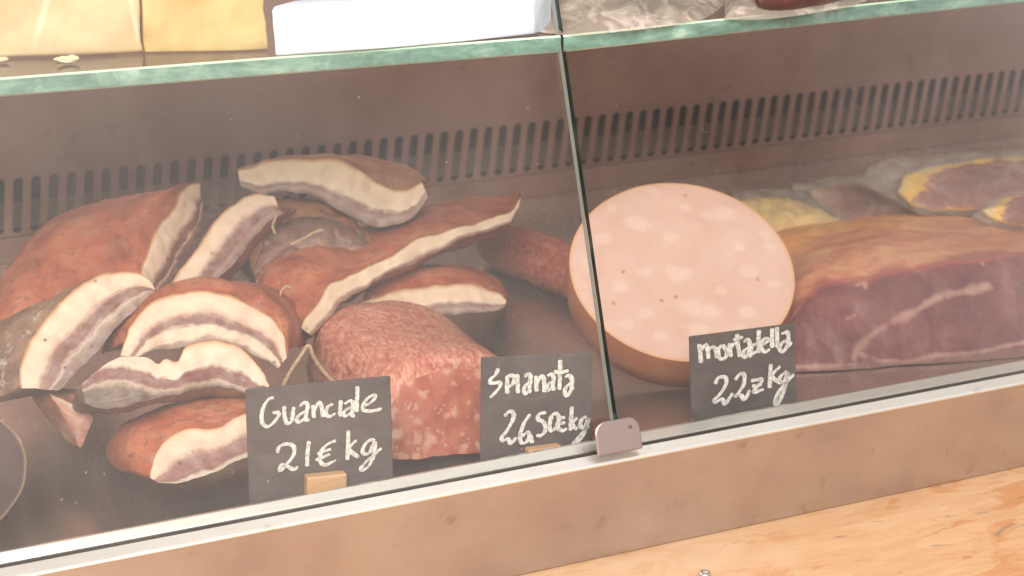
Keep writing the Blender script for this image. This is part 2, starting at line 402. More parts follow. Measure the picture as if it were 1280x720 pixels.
# ------------------------------------------------------------------ price tags
def tag(label, corners, Y, tiltback, strokes, region, scale, wpx, clip=None):
    """corners: top-left, top-right, bottom-right, bottom-left in the photo; board plane stands at depth Y and leans back a little"""
    yaw = corners[4] if len(corners) > 4 else 0
    n = V((math.sin(yaw), -math.cos(yaw)*math.cos(tiltback), math.sin(tiltback))).normalized()
    P = on_y(*corners[3], Y)
    q = [on_p(x, y, P, n) for x, y in corners[:4]]
    root = thing('price_tag', label, 'price tag', (q[3]+q[2])/2, 'chalkboard price tags')
    th = n*-.002
    # carry the board down to the deck
    dl = (q[3]-q[0]).normalized(); dr = (q[2]-q[1]).normalized()
    q[3] = q[3] + dl*max(0, (q[3].z-FLOOR-.001)/max(.2,-dl.z)); q[2] = q[2] + dr*max(0, (q[2].z-FLOOR-.001)/max(.2,-dr.z))
    vs = q + [p+th for p in q]
    b = mesh('board', vs, [(0,1,2,3),(7,6,5,4),(0,4,5,1),(1,5,6,2),(2,6,7,3),(3,7,4,0)], M['board'], root, smooth=False); bevel(b, .0006, 1)
    vs, fs = [], []
    rnd = random.Random(len(label))
    for si, st in enumerate(strokes):
        w = wpx
        pts2 = [(region[0]+x/scale, region[1]+y/scale) for x, y in st]
        ln = sum(math.hypot(a[0]-b_[0], a[1]-b_[1]) for a, b_ in zip(pts2, pts2[1:]))
        m = max(8, int(ln/1.2)); C = cr(pts2, m)
        for side in (0,):
            base = len(vs)
            ph = rnd.random()*9
            for i, p in enumerate(C):
                t = (C[min(i+1,m-1)]-C[max(i-1,0)]); t = V((t.x,t.y,0)).normalized()
                nr = V((-t.y, t.x, 0))
                # a broad chalk nib held at an angle
                ww = w*(.62+.55*abs(t.dot(V((.55,.83,0)))) + .22*noise.noise(V((i*.35,ph,0))))
                if i in (0, m-1): ww *= .6
                for sgn in (-1, 1):
                    e = p + nr*sgn*ww*.5*(1+.25*noise.noise(V((i*.8,ph+sgn*3,1))))
                    vs.append(on_p(e.x, e.y, P+n*(.0005+.00004*si), n))
            for i in range(m-1):
                a = base+2*i; fs.append((a,a+1,a+3,a+2))
    mesh('lettering', vs, fs, M['chalk'], root, smooth=False)
    if clip:
        (cx0, cy0), (cx1, cy1), h = clip
        a = on_p(cx0, cy0, P+n*.009, n); c = on_p(cx1, cy1, P+n*.009, n)
        ux = (c-a).normalized(); uy = (-dl*.5-dr*.5).normalized(); uy = (uy-ux*uy.dot(ux)).normalized()
        hh = h; L = (c-a).length
        vs = []
        for d in (n*0, n*-.0085):
            vs += [a+d-uy*.03, c+d-uy*.03, c+d+uy*hh, a+d+uy*hh]
        vs = [V((p.x,p.y,max(p.z,FLOOR+.0005))) for p in vs]
        o = mesh('wooden_clip', vs, [(0,1,2,3),(7,6,5,4),(0,4,5,1),(1,5,6,2),(2,6,7,3),(3,7,4,0)], M['clip_wood'], root, smooth=False); bevel(o, .0012, 2)
    return root
G_ = [[(210,148),(185,155),(160,190),(148,240),(155,280),(180,292),(210,270),(235,235),(238,222)],[(203,224),(238,220)],
 [(262,190),(262,240),(275,275),(298,265),(305,222),(310,195)],
 [(338,192),(358,174),(378,182),(374,215),(368,256),(388,260)],[(371,216),(340,232),(324,255),(336,270),(369,248)],
 [(405,185),(410,250)],[(408,215),(435,172),(448,195),(455,245)],
 [(505,180),(478,195),(470,230),(490,242),(520,225)],[(545,160),(540,215),(545,242)],
 [(562,180),(585,166),(605,172),(602,210),(600,234),(615,240)],[(602,196),(575,206),(556,226),(568,240),(600,220)],
 [(627,90),(626,150),(622,220)],[(655,190),(690,175),(715,150),(710,135),(680,150),(655,185),(660,210),(700,215),(748,203)],
 [(225,425),(240,390),(280,380),(310,395),(305,440),(265,490),(240,515),(245,485),(275,490),(310,508),(330,490)],
 [(385,365),(378,420),(375,492)],[(520,362),(480,380),(450,410),(440,460),(465,485),(520,460)],[(425,430),(495,405)],[(418,462),(490,430)],
 [(582,312),(580,380),(577,460)],[(622,360),(585,402),(610,430),(634,445)],
 [(715,365),(690,360),(660,390),(655,425),(685,425),(714,370),(710,430),(690,480),(660,508),(645,500),(680,460),(725,420),(748,400)]]
S_ = [[(158,145),(140,185),(110,215),(120,235),(165,230),(170,250),(140,290),(108,322)],
 [(212,190),(210,250),(212,298)],[(212,195),(240,188),(255,210),(240,245),(215,250)],[(272,180),(274,240),(276,295)],
 [(313,198),(335,180),(350,190),(348,235),(344,276),(356,288)],[(347,228),(320,250),(312,280),(326,298),(346,266)],[(385,190),(385,240),(388,285)],[(388,240),(410,195),(430,205),(435,290)],
 [(452,192),(475,180),(490,200),(485,250),(493,280)],[(486,224),(460,240),(446,265),(458,278),(485,254)],[(530,95),(528,180),(525,275)],[(490,165),(535,170),(580,158)],
 [(557,200),(580,188),(600,212),(597,258),(610,272)],[(597,234),(570,252),(556,285),(572,312),(597,272)],
 [(195,435),(215,410),(240,405),(250,440),(215,510),(180,560),(185,580),(215,570),(235,595),(268,560)],
 [(350,420),(315,470),(290,540),(295,590),(325,590),(345,550),(330,530),(300,555)],[(350,545),(362,595)],
 [(445,410),(405,420),(395,450),(430,470),(440,510),(420,545),(385,550)],
 [(500,410),(475,440),(465,500),(480,520),(510,490),(520,440),(500,410)],
 [(560,440),(525,450),(515,500),(545,520),(570,505)],[(510,480),(560,470)],[(600,375),(595,440),(590,520)],[(632,440),(600,480),(632,512)],
 [(690,435),(660,450),(650,490),(675,500),(698,450),(670,540),(620,605),(610,595),(640,560),(700,490)]]
M_ = [[(215,200),(222,250),(225,295)],[(222,235),(245,205),(258,225),(262,275)],[(262,225),(285,215),(300,230),(305,270)],
 [(330,205),(312,230),(318,270),(345,270),(355,235),(330,205)],[(368,195),(370,230),(375,265)],[(372,225),(385,202),(400,196)],
 [(405,150),(408,200),(420,265)],[(385,180),(435,164)],[(437,190),(460,178),(470,205),(466,244),(475,266)],[(467,214),(442,232),(434,258),(450,265),(466,240)],
 [(515,130),(512,190),(515,245)],[(507,200),(480,210),(480,245),(510,235)],[(530,205),(555,190),(560,175),(535,180),(525,215),(545,240),(570,225)],
 [(580,120),(580,170),(582,220)],[(605,115),(606,170),(608,220)],[(627,150),(655,140),(662,172),(658,214),(678,188)],[(658,180),(630,195),(618,222),(635,239),(657,208)],
 [(295,400),(310,370),(345,365),(350,400),(320,450),(290,480),(300,490),(330,475),(345,500),(385,445)],
 [(395,380),(420,350),(440,355),(440,400),(415,440),(395,465),(420,455),(445,475),(470,430)],
 [(475,385),(530,378),(488,440),(540,425)],[(480,412),(530,402)],[(575,300),(570,360),(568,420)],[(622,310),(580,360),(628,397)],
 [(655,335),(625,360),(615,390),(640,385),(660,345),(640,430),(610,500),(595,490),(620,430),(690,350)]]
tag('black chalkboard tag reading Guanciale 21€ kg, held by a wooden clip', [(307,487),(488,470),(492,602),(312,626)], .030, .10, G_, (290,460), 4.0, 4.7, ((384,608),(434,603),.006))
tag('black chalkboard tag reading Splanata 26,50€ kg, standing left of the glass joint', [(602,447),(740,441),(741,567),(601,580)], .032, .10, S_, (590,430), 4.8, 4.9, ((661,570),(703,564),.004))
tag('black chalkboard tag reading mortadella 22€ kg, standing before the pink mortadella', [(862,421),(994,404),(996,507),(865,530)], .030, .10, M_, (820,380), 4.0, 4.9)

# ------------------------------------------------------------------ meat
def grid_faces(rows, cols, base=0):
    return [(base+r*cols+c, base+r*cols+c+1, base+(r+1)*cols+c+1, base+(r+1)*cols+c) for r in range(rows-1) for c in range(cols-1)]
REP = []
def piece(name, label, cat, group, outer, inner, plane, sections, cutm, rindm, N=72, T=22, amp=.0022, sc=38, seed=1, hidden=None, dome=.0012, sub=6):
    """A cut piece of cured meat. outer/inner: the skin edge and the inside edge of the cut face (photo outline laid on a plane that has its own
    place and tilt); sections: further curves the skin runs through, each at its own depth; the body closes behind."""
    px, py, Y, n = plane; n = V(n).normalized()
    P = on_y(px, py, Y) if Y is not None else on_z(px, py, FLOOR)
    O2, I2 = cr(outer, N), cr(inner, N)
    O = [on_p(p.x, p.y, P, n) for p in O2]; I = [on_p(p.x, p.y, P, n) for p in I2]
    secs = [O]
    for s in sections:
        if s[0] == 'e':
            e, f = V(s[1]), s[2]
            cen = sum(O, V((0,0,0)))/N
            secs.append([cen + (p-cen)*f + e for p in O])
        else:
            pts = cr(s[0], N)
            secs.append([on_y(p.x, p.y, s[1]+(s[2]-s[1])*i/(N-1)) for i, p in enumerate(pts)])
    last = secs[-1]
    dm = V((0,0,0))
    for a, b in zip(last, O): dm += (a-b)
    dm /= N
    hid = V(hidden) if hidden else dm*.85
    IB = [p*.55 + O[i]*.45 + hid for i, p in enumerate(I)]
    IB2 = [p + hid*.5 for p in I]
    # subdivide the skin loft with a spline across sections
    ctrl = secs + [IB, IB2, I]
    rings = []
    for i in range(N):
        rings.append([c[i] for c in ctrl])
    K = (len(ctrl)-1)*sub+1
    cols = []
    for i in range(N):
        P_ = rings[i]; Q = [P_[0]] + P_ + [P_[-1]]
        line = []
        for j in range(len(P_)-1):
            p0,p1,p2,p3 = Q[j:j+4]
            for u in range(sub):
                t = u/sub
                line.append(.5*((2*p1)+(p2-p0)*t+(2*p0-5*p1+4*p2-p3)*t*t+(3*p1-p0-3*p2+p3)*t**3))
        line.append(P_[-1]); cols.append(line)
    vs = [wob(cols[i][k_], amp, sc, seed) for k_ in range(K) for i in range(N)]
    fs = grid_faces(K, N)
    fs.append(tuple(k_*N for k_ in range(K))); fs.append(tuple(k_*N+N-1 for k_ in range(K))[::-1])
    fv, ta, sa = [], [], []
    for j in range(T):
        t = j/(T-1)
        for i in range(N):
            s = i/(N-1)
            p = O[i].lerp(I[i], t) + n*dome*math.sin(math.pi*t)*math.sin(math.pi*s)**.5
            fv.append(wob(p, amp, sc, seed) + n*.0006*math.sin(math.pi*min(1,t*6)/2 if t < .16 else math.pi/2)); ta.append(t); sa.append(s)
    # keep the rims exactly on the skin
    zmin = min(v.z for v in fv+vs)
    REP.append((label, round(zmin,3), round(min(v.y for v in fv+vs),3), round(max(v.y for v in fv+vs),3)))
    vs = [V((v.x, v.y, max(v.z, FLOOR+.0006))) for v in vs]; fv = [V((v.x, v.y, max(v.z, FLOOR+.0006))) for v in fv]
    c = sum(fv, V((0,0,0)))/len(fv)
    root = thing(name, label, cat, (c.x, c.y+.02, max(FLOOR, zmin)), group)
    mesh('rind', vs, fs, rindm, root, {'ring': [k_/sub/max(1,len(secs)-1) for k_ in range(K) for i in range(N)]}, loc=c)
    mesh('cut_face', fv, grid_faces(T, N), cutm, root, {'across': ta, 'along': sa}, loc=c)
    return root
GG = 'cut pieces of guanciale piled on the steel deck'
cA = cut_mat('cut_thick_fat', [(0,EDGE),(.045,(.64,.36,.18)),(.08,FAT),(.44,FAT),(.62,LEAN_),(.74,LEAN_),(.80,(.60,.44,.34)),(.86,(.20,.09,.08)),(1,(.12,.055,.05))])
cB = cut_mat('cut_half_lean', [(0,EDGE),(.045,(.64,.36,.18)),(.08,FAT),(.38,FAT),(.56,(.24,.10,.09)),(.78,LEAN_),(.85,(.30,.14,.12)),(1,(.12,.06,.055))], .16)
cC = cut_mat('cut_streaky', [(0,EDGE),(.045,(.64,.36,.18)),(.07,FAT),(.36,FAT),(.50,LEAN_),(.62,LEAN_),(.70,(.66,.52,.38)),(.84,FAT),(.92,(.34,.2,.15)),(1,(.14,.08,.06))], .10)
cD = cut_mat('cut_mostly_fat', [(0,EDGE),(.05,(.66,.42,.25)),(.12,(.72,.55,.40)),(.70,(.74,.58,.43)),(.84,(.30,.15,.12)),(1,(.14,.07,.06))], .12, .45)

FN = (-.12,-.80,.58)
# large red piece at the back left
piece('guanciale', 'large red peppered slab of guanciale at the far left back, cut side facing right', 'cured meat', GG,
  [(247,226),(232,236),(212,262),(190,300),(176,334),(172,352)], [(256,262),(252,285),(236,310),(222,335),(208,352),(200,366)], (215,300,.34,(.55,-.72,.42)),
  [([(215,236),(190,250),(160,280),(140,310),(125,340),(120,370)], .36,.30), ([(172,243),(130,262),(95,295),(70,330),(60,365),(60,400)], .40,.28),
   ([(130,252),(95,265),(60,290),(30,330),(12,370),(0,410)], .44,.28), ([(100,262),(70,275),(40,300),(15,335),(-5,372),(-18,412)], .52,.34)],
  cA, M['rind_red'], seed=2, amp=.003, hidden=(-.06,.05,-.02))
# second one, behind
piece('guanciale', 'guanciale slice with a tall curved white fat band beside the big red slab', 'cured meat', GG,
  [(342,246),(318,243),(290,255),(262,285),(238,320),(215,350),(210,366)], [(352,268),(338,275),(322,292),(306,310),(288,335),(272,352),(262,368)], (270,310,.33,(-.15,-.8,.5)),
  [('e',(.004,.02,-.010),1.0), ('e',(.02,.08,-.055),.95)], cB, M['rind_red'], seed=3, hidden=(.04,.07,-.02))
# dark shrunken lean behind the pile
piece('guanciale', 'dark shrivelled lean chunk of guanciale with pale mould in the middle of the pile', 'cured meat', GG,
  [(318,330),(330,300),(352,278),(400,272),(440,285),(470,310),(480,335)], [(322,362),(345,350),(375,352),(405,352),(430,352),(455,350),(480,345)], (400,320,.33,(-.1,-.75,.65)),
  [('e',(.0,.03,.006),1.0), ('e',(0,.08,-.01),.9)], cut_mat('cut_dark_lean', [(0,(.06,.026,.02)),(.2,(.20,.09,.055)),(.32,(.055,.024,.02)),(.55,(.14,.042,.027)),(1,(.30,.085,.04))], .5, .08), M['rind_brown'], seed=4, amp=.004, sc=60)
# topmost
piece('guanciale', 'topmost guanciale slice lying across the pile with brown dried end at right', 'cured meat', GG,
  [(297,214),(318,208),(350,200),(400,198),(440,204),(468,226),(492,240),(512,236),(528,226)], [(300,232),(322,240),(360,240),(400,248),(432,266),(470,282),(500,280),(518,268),(534,246)], (410,230,.36,(-.1,-.86,.4)),
  [([(297,212),(320,204),(352,196),(402,193),(452,197),(485,206),(508,212),(524,218),(534,226)], .39,.40), ([(300,214),(325,207),(360,200),(405,197),(450,199),(480,204),(505,210),(522,220),(534,232)], .45,.45)],
  cut_mat('cut_top', [(0,EDGE),(.06,(.62,.36,.2)),(.12,(.74,.56,.38)),(.62,(.76,.60,.44)),(.72,(.22,.11,.10)),(.86,(.34,.24,.2)),(1,(.13,.07,.06))], .12, .4), M['rind_brown'], seed=5, amp=.0025)
# long one reaching to the right
piece('guanciale', 'long narrow guanciale piece stretching right to a pointed tip, white fat along its lower edge', 'cured meat', GG,
  [(652,244),(640,262),(610,274),(570,284),(530,298),(500,312),(460,332),(420,352),(396,380),(380,410)], [(648,262),(630,284),(600,292),(565,304),(530,324),(500,338),(466,352),(434,372),(412,396),(392,416)], (480,330,.27,(.2,-.74,.62)),
  [([(648,240),(630,246),(600,250),(560,256),(520,268),(480,290),(440,312),(400,326),(370,350),(352,385)], .44,.26), ([(640,244),(615,246),(580,250),(540,256),(500,272),(450,290),(400,306),(360,318),(335,338),(322,370)], .47,.30), ([(630,250),(600,252),(570,256),(530,262),(490,275),(440,296),(390,312),(350,326),(325,345),(318,372)], .50,.34)],
  cD, M['rind_red'], seed=6, amp=.003, hidden=(.0,.05,-.03))
# small one behind the splanata
piece('guanciale', 'red topped guanciale piece lying just behind the splanata block', 'cured meat', GG,
  [(452,376),(480,368),(520,360),(565,356),(600,358),(625,366),(636,376)], [(456,412),(490,406),(530,398),(570,393),(600,390),(622,388),(632,384)], (540,375,.27,(0,-.8,.55)),
  [([(456,360),(490,344),(530,336),(570,334),(602,340),(624,354),(636,370)], .31,.31), ([(466,358),(495,345),(530,338),(570,337),(600,343),(620,355),(632,368)], .38,.38)],
  cut_mat('cut_back', [(0,EDGE),(.08,(.62,.40,.25)),(.18,(.70,.54,.40)),(.55,(.72,.56,.43)),(.68,(.20,.10,.09)),(.85,(.34,.25,.21)),(1,(.13,.07,.06))]), M['rind_red'], seed=7)
# left front slice
piece('guanciale', 'leftmost front guanciale slice with a broad white arch and mouldy brown rind', 'cured meat', GG,
  [(28,484),(26,462),(36,430),(58,395),(92,362),(130,342),(162,340),(184,348),(192,360)], [(70,490),(82,480),(100,458),(120,440),(140,416),(158,398),(172,384),(184,374),(193,366)], (100,420,.19,FN),
  [('e',(-.018,.012,-.010),1.0), ('e',(-.045,.05,-.034),.97), ('e',(-.055,.10,-.055),.9)],
  cut_mat('cut_arch', [(0,EDGE),(.045,(.64,.36,.18)),(.08,FAT),(.40,FAT),(.55,LEAN_),(.70,LEAN_),(.77,(.52,.40,.33)),(.84,(.24,.14,.12)),(1,(.15,.08,.07))], .12), M['rind_grey'], seed=8, hidden=(-.03,.08,-.03))
# centre slice
piece('guanciale', 'central guanciale slice with two white fat arches around a purple lean band', 'cured meat', GG,
  [(150,446),(156,424),(172,394),(204,371),(250,364),(298,374),(334,394),(354,420),(358,446)], [(176,446),(190,440),(214,436),(242,432),(266,430),(292,434),(314,442),(334,452),(348,462)], (250,410,.165,FN),
  [('e',(.008,.016,.004),1.0), ([(128,440),(138,412),(160,388),(205,362),(260,354),(315,356),(352,372),(372,398),(378,432)], .21,.22), ([(135,440),(145,415),(170,390),(215,366),(265,358),(318,358),(352,370),(372,395),(382,430)], .27,.28)],
  cC, M['rind_red'], seed=9)
# lower bent slice
piece('guanciale', 'sagging guanciale slice with a notched wavy top edge and greyish left end', 'cured meat', GG,
  [(100,478),(122,462),(152,448),(184,449),(196,456),(207,448),(224,452),(236,432),(264,424),(292,430),(314,446),(330,466),(338,482)], [(108,500),(130,508),(160,508),(190,500),(206,494),(222,492),(238,490),(256,486),(276,486),(296,488),(312,490),(326,490),(337,488)], (220,465,.125,(-.08,-.86,.5)),
  [('e',(0,.006,-.004),1.0), ('e',(-.004,.045,-.032),.96)],
  cut_mat('cut_bent', [(0,EDGE),(.04,(.72,.42,.26)),(.10,FAT),(.50,(.80,.60,.48)),(.60,LEAN_),(.80,LEAN_),(.86,(.45,.32,.25)),(1,(.10,.055,.042))], .2, .12, .42), M['rind_grey'], seed=10, amp=.0025)
# bottom
piece('guanciale', 'bottom guanciale piece with orange peppered rind, partly behind the Guanciale tag', 'cured meat', GG,
  [(186,594),(192,572),(206,552),(232,538),(262,535),(282,530),(304,519),(340,512),(380,510)], [(196,602),(212,604),(232,602),(256,594),(276,586),(296,577),(316,572),(345,566),(380,560)], (260,560,.085,(-.1,-.72,.68)),
  [([(150,588),(150,566),(164,545),(190,527),(222,514),(262,508),(300,502),(338,498),(380,496)], .115,.12), ([(135,575),(138,556),(156,532),(186,516),(220,504),(262,497),(300,494),(338,492),(380,492)], .15,.15), ([(136,566),(142,550),(160,532),(190,517),(222,507),(262,500),(300,497),(338,495),(380,495)], .19,.19)],
  cut_mat('cut_front', [(0,EDGE),(.03,(.70,.38,.22)),(.08,(.78,.56,.43)),(.40,FAT),(.58,(.26,.10,.09)),(.90,LEAN_),(.95,(.5,.42,.34)),(1,(.55,.46,.36))], .16), M['rind_red'], seed=11)
# dangling tail
piece('guanciale', 'small red tail end of guanciale with a pale tip under the leftmost slice', 'cured meat', GG,
  [(60,490),(76,500),(92,508),(106,508),(116,506)], [(66,500),(78,520),(94,545),(104,556),(116,516)], (92,520,.17,(-.2,-.8,.5)),
  [('e',(-.004,.02,.004),1.0), ('e',(-.02,.05,-.004),.95)], cut_mat('cut_tail', [(0,(.62,.50,.38)),(.3,(.40,.15,.09)),(1,(.30,.09,.055))], .4), M['rind_brown'], seed=12)

# splanata
def splanata_cut(name):
    k = NT(name); co = k.co(); w = k.n('VectorMath', operation='ADD'); k.t.links.new(co, w.inputs[0])
    nz = k.n('TexNoise', {'Vector': co, 'Scale': 70.0}).outputs['Color']
    sc_ = k.n('VectorMath', {'Scale': .016}, operation='SCALE'); k.t.links.new(nz, sc_.inputs[0]); k.t.links.new(sc_.outputs[0], w.inputs[1])
    v = k.n('TexVoronoi', {'Vector': w.outputs[0], 'Scale': 84.0}); v2 = k.n('TexVoronoi', {'Vector': w.outputs[0], 'Scale': 210.0})
    big = k.ramp(v.outputs['Distance'], [(.22, 1.0), (.44, 0.0)]); sel = k.ramp(k.n('SeparateColor', {'Color': v.outputs['Color']}).outputs[0], [(.66, .75), (.72, 0.0)])
    sm = k.ramp(v2.outputs['Distance'], [(.2, .7), (.34, 0.0)]); sel2 = k.ramp(k.n('SeparateColor', {'Color': v2.outputs['Color']}).outputs[1], [(.4, 1.0), (.5, 0.0)])
    n1 = k.noise(co, 60, 5)
    col = k.ramp(n1, [(.3, (.38,.080,.050)), (.7, (.54,.18,.11))])
    col = k.mix(k.math('MULTIPLY', sm, sel2), col, (.62,.34,.24)); col = k.mix(k.math('MULTIPLY', big, sel), col, (.66,.38,.28))
    return k.done(k.bsdf(color=col, rough=.4, normal=k.bump(n1, .3, .002)))
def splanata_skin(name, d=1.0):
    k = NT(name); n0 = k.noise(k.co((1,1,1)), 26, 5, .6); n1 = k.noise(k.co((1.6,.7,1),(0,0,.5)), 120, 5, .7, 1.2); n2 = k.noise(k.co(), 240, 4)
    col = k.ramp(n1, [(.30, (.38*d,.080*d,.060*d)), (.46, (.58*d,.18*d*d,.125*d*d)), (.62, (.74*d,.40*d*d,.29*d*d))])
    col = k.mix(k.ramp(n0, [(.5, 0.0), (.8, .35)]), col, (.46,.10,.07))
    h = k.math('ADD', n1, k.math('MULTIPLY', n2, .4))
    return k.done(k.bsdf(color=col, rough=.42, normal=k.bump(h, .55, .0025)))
sk = splanata_skin('splanata_skin')
piece('splanata', 'thick block of red splanata salami with coarse white fat bits on its cut end', 'salami', None,
  [(490,572),(489,540),(490,505),(506,482),(540,467),(580,461),(625,464),(655,484),(664,520),(664,562)], [(500,573),(520,574),(540,571),(560,569),(580,567),(600,565),(620,563),(635,562),(648,561),(660,562)], (540,520,.088,(.10,-.90,.36)),
  [([(468,560),(462,525),(466,490),(480,462),(514,445),(556,438),(606,440),(640,462),(655,500),(660,545)], .110,.115), ([(420,535),(408,500),(408,466),(424,432),(462,412),(512,406),(562,414),(606,440),(640,470),(655,510)], .18,.18), ([(395,510),(386,480),(388,440),(402,402),(440,384),(488,379),(530,384),(570,408),(606,440),(638,480)], .245,.235), ([(400,505),(392,480),(394,445),(408,410),(442,392),(486,386),(526,391),(562,412),(596,442),(625,480)], .27,.26)],
  splanata_cut('splanata_cut'), sk, seed=13, amp=.0018, hidden=(-.03,.12,-.005), T=26)
def sausage(name, label, cat, pts, r, mat, flat=.8, n=28, m=44, seed=1):
    C = cr(pts, m); vs, fs = [], []
    for i, p in enumerate(C):
        s = i/(m-1); t = (C[min(i+1,m-1)]-C[max(i-1,0)]).normalized(); a = t.cross(V((0,0,1))).normalized(); b = a.cross(t)
        rr = r*max(.02, (1-abs(2*s-1)**5))**.5
        for j in range(n):
            g = 2*math.pi*j/n; q = wob(p + a*math.cos(g)*rr + b*math.sin(g)*rr*flat, .0022, 40, seed); vs.append(V((q.x,q.y,max(q.z,FLOOR+.0005))))
    for i in range(m-1):
        for j in range(n): fs.append((i*n+j, i*n+(j+1)%n, (i+1)*n+(j+1)%n, (i+1)*n+j))
    fs += [tuple(range(n)), tuple(range((m-1)*n, m*n))]
    c = sum(vs, V((0,0,0)))/len(vs)
    o = mesh(name, vs, fs, mat, loc=c); o['label'] = label; o['category'] = cat
    return o
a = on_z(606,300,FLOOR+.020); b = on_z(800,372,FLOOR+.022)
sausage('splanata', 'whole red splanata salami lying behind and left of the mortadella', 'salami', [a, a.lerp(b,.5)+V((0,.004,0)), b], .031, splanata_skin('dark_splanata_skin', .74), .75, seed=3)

# mortadella: a thick round with its cut face tipped up towards the viewer
k = NT('mortadella_cut'); co = k.co(); f = k.attr('fat'); sp_ = k.attr('spice'); n1 = k.noise(co, 40, 4); n2 = k.noise(co, 160, 4)
col = k.ramp(n1, [(.3, (.69,.43,.36)), (.7, (.745,.495,.42))])
fw = k.math('ADD', f, k.math('MULTIPLY', k.math('SUBTRACT', k.noise(co, 85, 5, .6, .4), .5), 1.1))
col = k.mix(k.ramp(fw, [(.16, 0.0), (.58, .29)]), col, (.88,.72,.63))
fl = k.ramp(k.vor(co, 190), [(.10, .5), (.2, 0.0)]); col = k.mix(k.math('MULTIPLY', fl, k.ramp(k.noise(co, 30, 2), [(.5, 0.0), (.6, 1.0)])), col, (.90,.66,.56))
col = k.mix(sp_, col, (.40,.16,.07))
rim = k.attr('rim'); col = k.mix(k.math('MULTIPLY', rim, .8), col, (.72,.36,.15))
M['mort_cut'] = k.done(k.bsdf(color=col, rough=.4, sss=.12, sssr=(1,.5,.4), ssss=.006, normal=k.bump(n2, .12, .001)))
k = NT('mortadella_casing'); n1 = k.noise(k.co(), 20, 4)
M['mort_skin'] = k.done(k.bsdf(color=k.ramp(n1, [(.3, (.40,.13,.06)), (.7, (.56,.22,.11))]), rough=.35))
def mortadella():
    # normal of the face in camera terms, then in the world
    th = math.radians(37.5)
    nc = V((math.sin(th)*.10, -math.sin(th)*.995, -math.cos(th))).normalized(); n = c2w(nc).normalized()
    P = on_y(853,336,.185)
    cx = on_p(853,336,P,n)
    rx = (on_p(993,340,P,n)-on_p(712,330,P,n)).length/2
    u = (R - n*R.dot(n)).normalized(); v = n.cross(u)
    fats = [(290,85,11),(478,145,21),(245,172,21),(378,130,13),(340,210,13),(355,305,23),(545,300,17),(155,210,16),(585,200,13),(520,235,12),(600,235,11),(205,340,14),(270,410,14),(390,395,22),(445,405,18),(540,408,16),(265,300,14),(410,455,18),(120,285,16),(470,350,11),(610,330,12),(310,470,12),(435,150,12),(180,130,10),(220,440,12),(520,450,12)]
    spices = [(375,97,5),(210,300,6),(185,383,6),(313,377,6),(350,368,6),(568,320,5),(145,330,4)]
    def w(px, py): return on_p(680+px/2.13, 200+py/2.13, P, n)
    fp = [(w(x,y), r/2.13/F*1.75) for x,y,r in fats]; spp = [(w(x,y), r/2.13/F*1.3) for x,y,r in spices]
    NA, NR = 200, 84
    vs, fa, sa, ra = [cx + n*.0015], [], [], []
    def at(p, rr):
        f_ = 0
        for q, r in fp:
            d = p-q; d = math.hypot(d.dot(u)*1.0, d.dot(v)*1.15)/r
            f_ = max(f_, 1-d*.6)
        s_ = 0
        for q, r in spp: s_ = max(s_, min(1, max(0, 2.2-2.0*math.hypot((p-q).dot(u),(p-q).dot(v))/r)))
        fa.append(max(0,f_)); sa.append(s_*.8); ra.append(max(0, min(1, (rr-.965)/.03)))
    at(cx, 0)
    for i in range(1, NR+1):
        q = i/NR; q = q if q < .9 else .9+.1*(q-.9)/.1
        for j in range(NA):
            g = 2*math.pi*j/NA
            p = cx + (u*math.cos(g)+v*math.sin(g))*rx*q*(1+.006*noise.noise(V((math.cos(g)*1.3,math.sin(g)*1.3,0)))) + n*.0015*(1-q**6)
            vs.append(p + n*.0006*noise.noise(p*40)); at(p, q)
    fs = [(0,1+j,1+(j+1)%NA) for j in range(NA)]
    for i in range(NR-1):
        for j in range(NA):
            a = 1+i*NA; fs.append((a+j, a+NA+j, a+NA+(j+1)%NA, a+(j+1)%NA))
    edge = vs[1+(NR-1)*NA:]
    TH = .044
    sv, sf = [], []
    for (d, s) in ((0,1.0),(.006,1.012),(.02,1.018),(TH*.6,1.01),(TH*.86,.985),(TH,.94)):
        for p in edge: sv.append(cx + (p-cx)*s - n*d)
    for i in range(5):
        for j in range(NA): sf.append((i*NA+j, i*NA+(j+1)%NA, (i+1)*NA+(j+1)%NA, (i+1)*NA+j))
    sf.append(tuple(range(5*NA, 6*NA)))
    zm = min(p.z for p in sv); REP.append(('mortadella', round(zm,3), round(min(p.y for p in sv),3), round(max(p.y for p in sv),3)))
    sv = [V((p.x,p.y,max(p.z,FLOOR+.0006))) for p in sv]
    root = thing('mortadella', 'large round pink mortadella with white fat dots on its tilted cut face', 'mortadella', (cx.x,cx.y,FLOOR))
    mesh('casing', sv, sf, M['mort_skin'], root, loc=cx)
    mesh('cut_face', vs, fs, M['mort_cut'], root, {'fat': fa, 'spice': sa, 'rim': ra}, loc=cx)
mortadella()

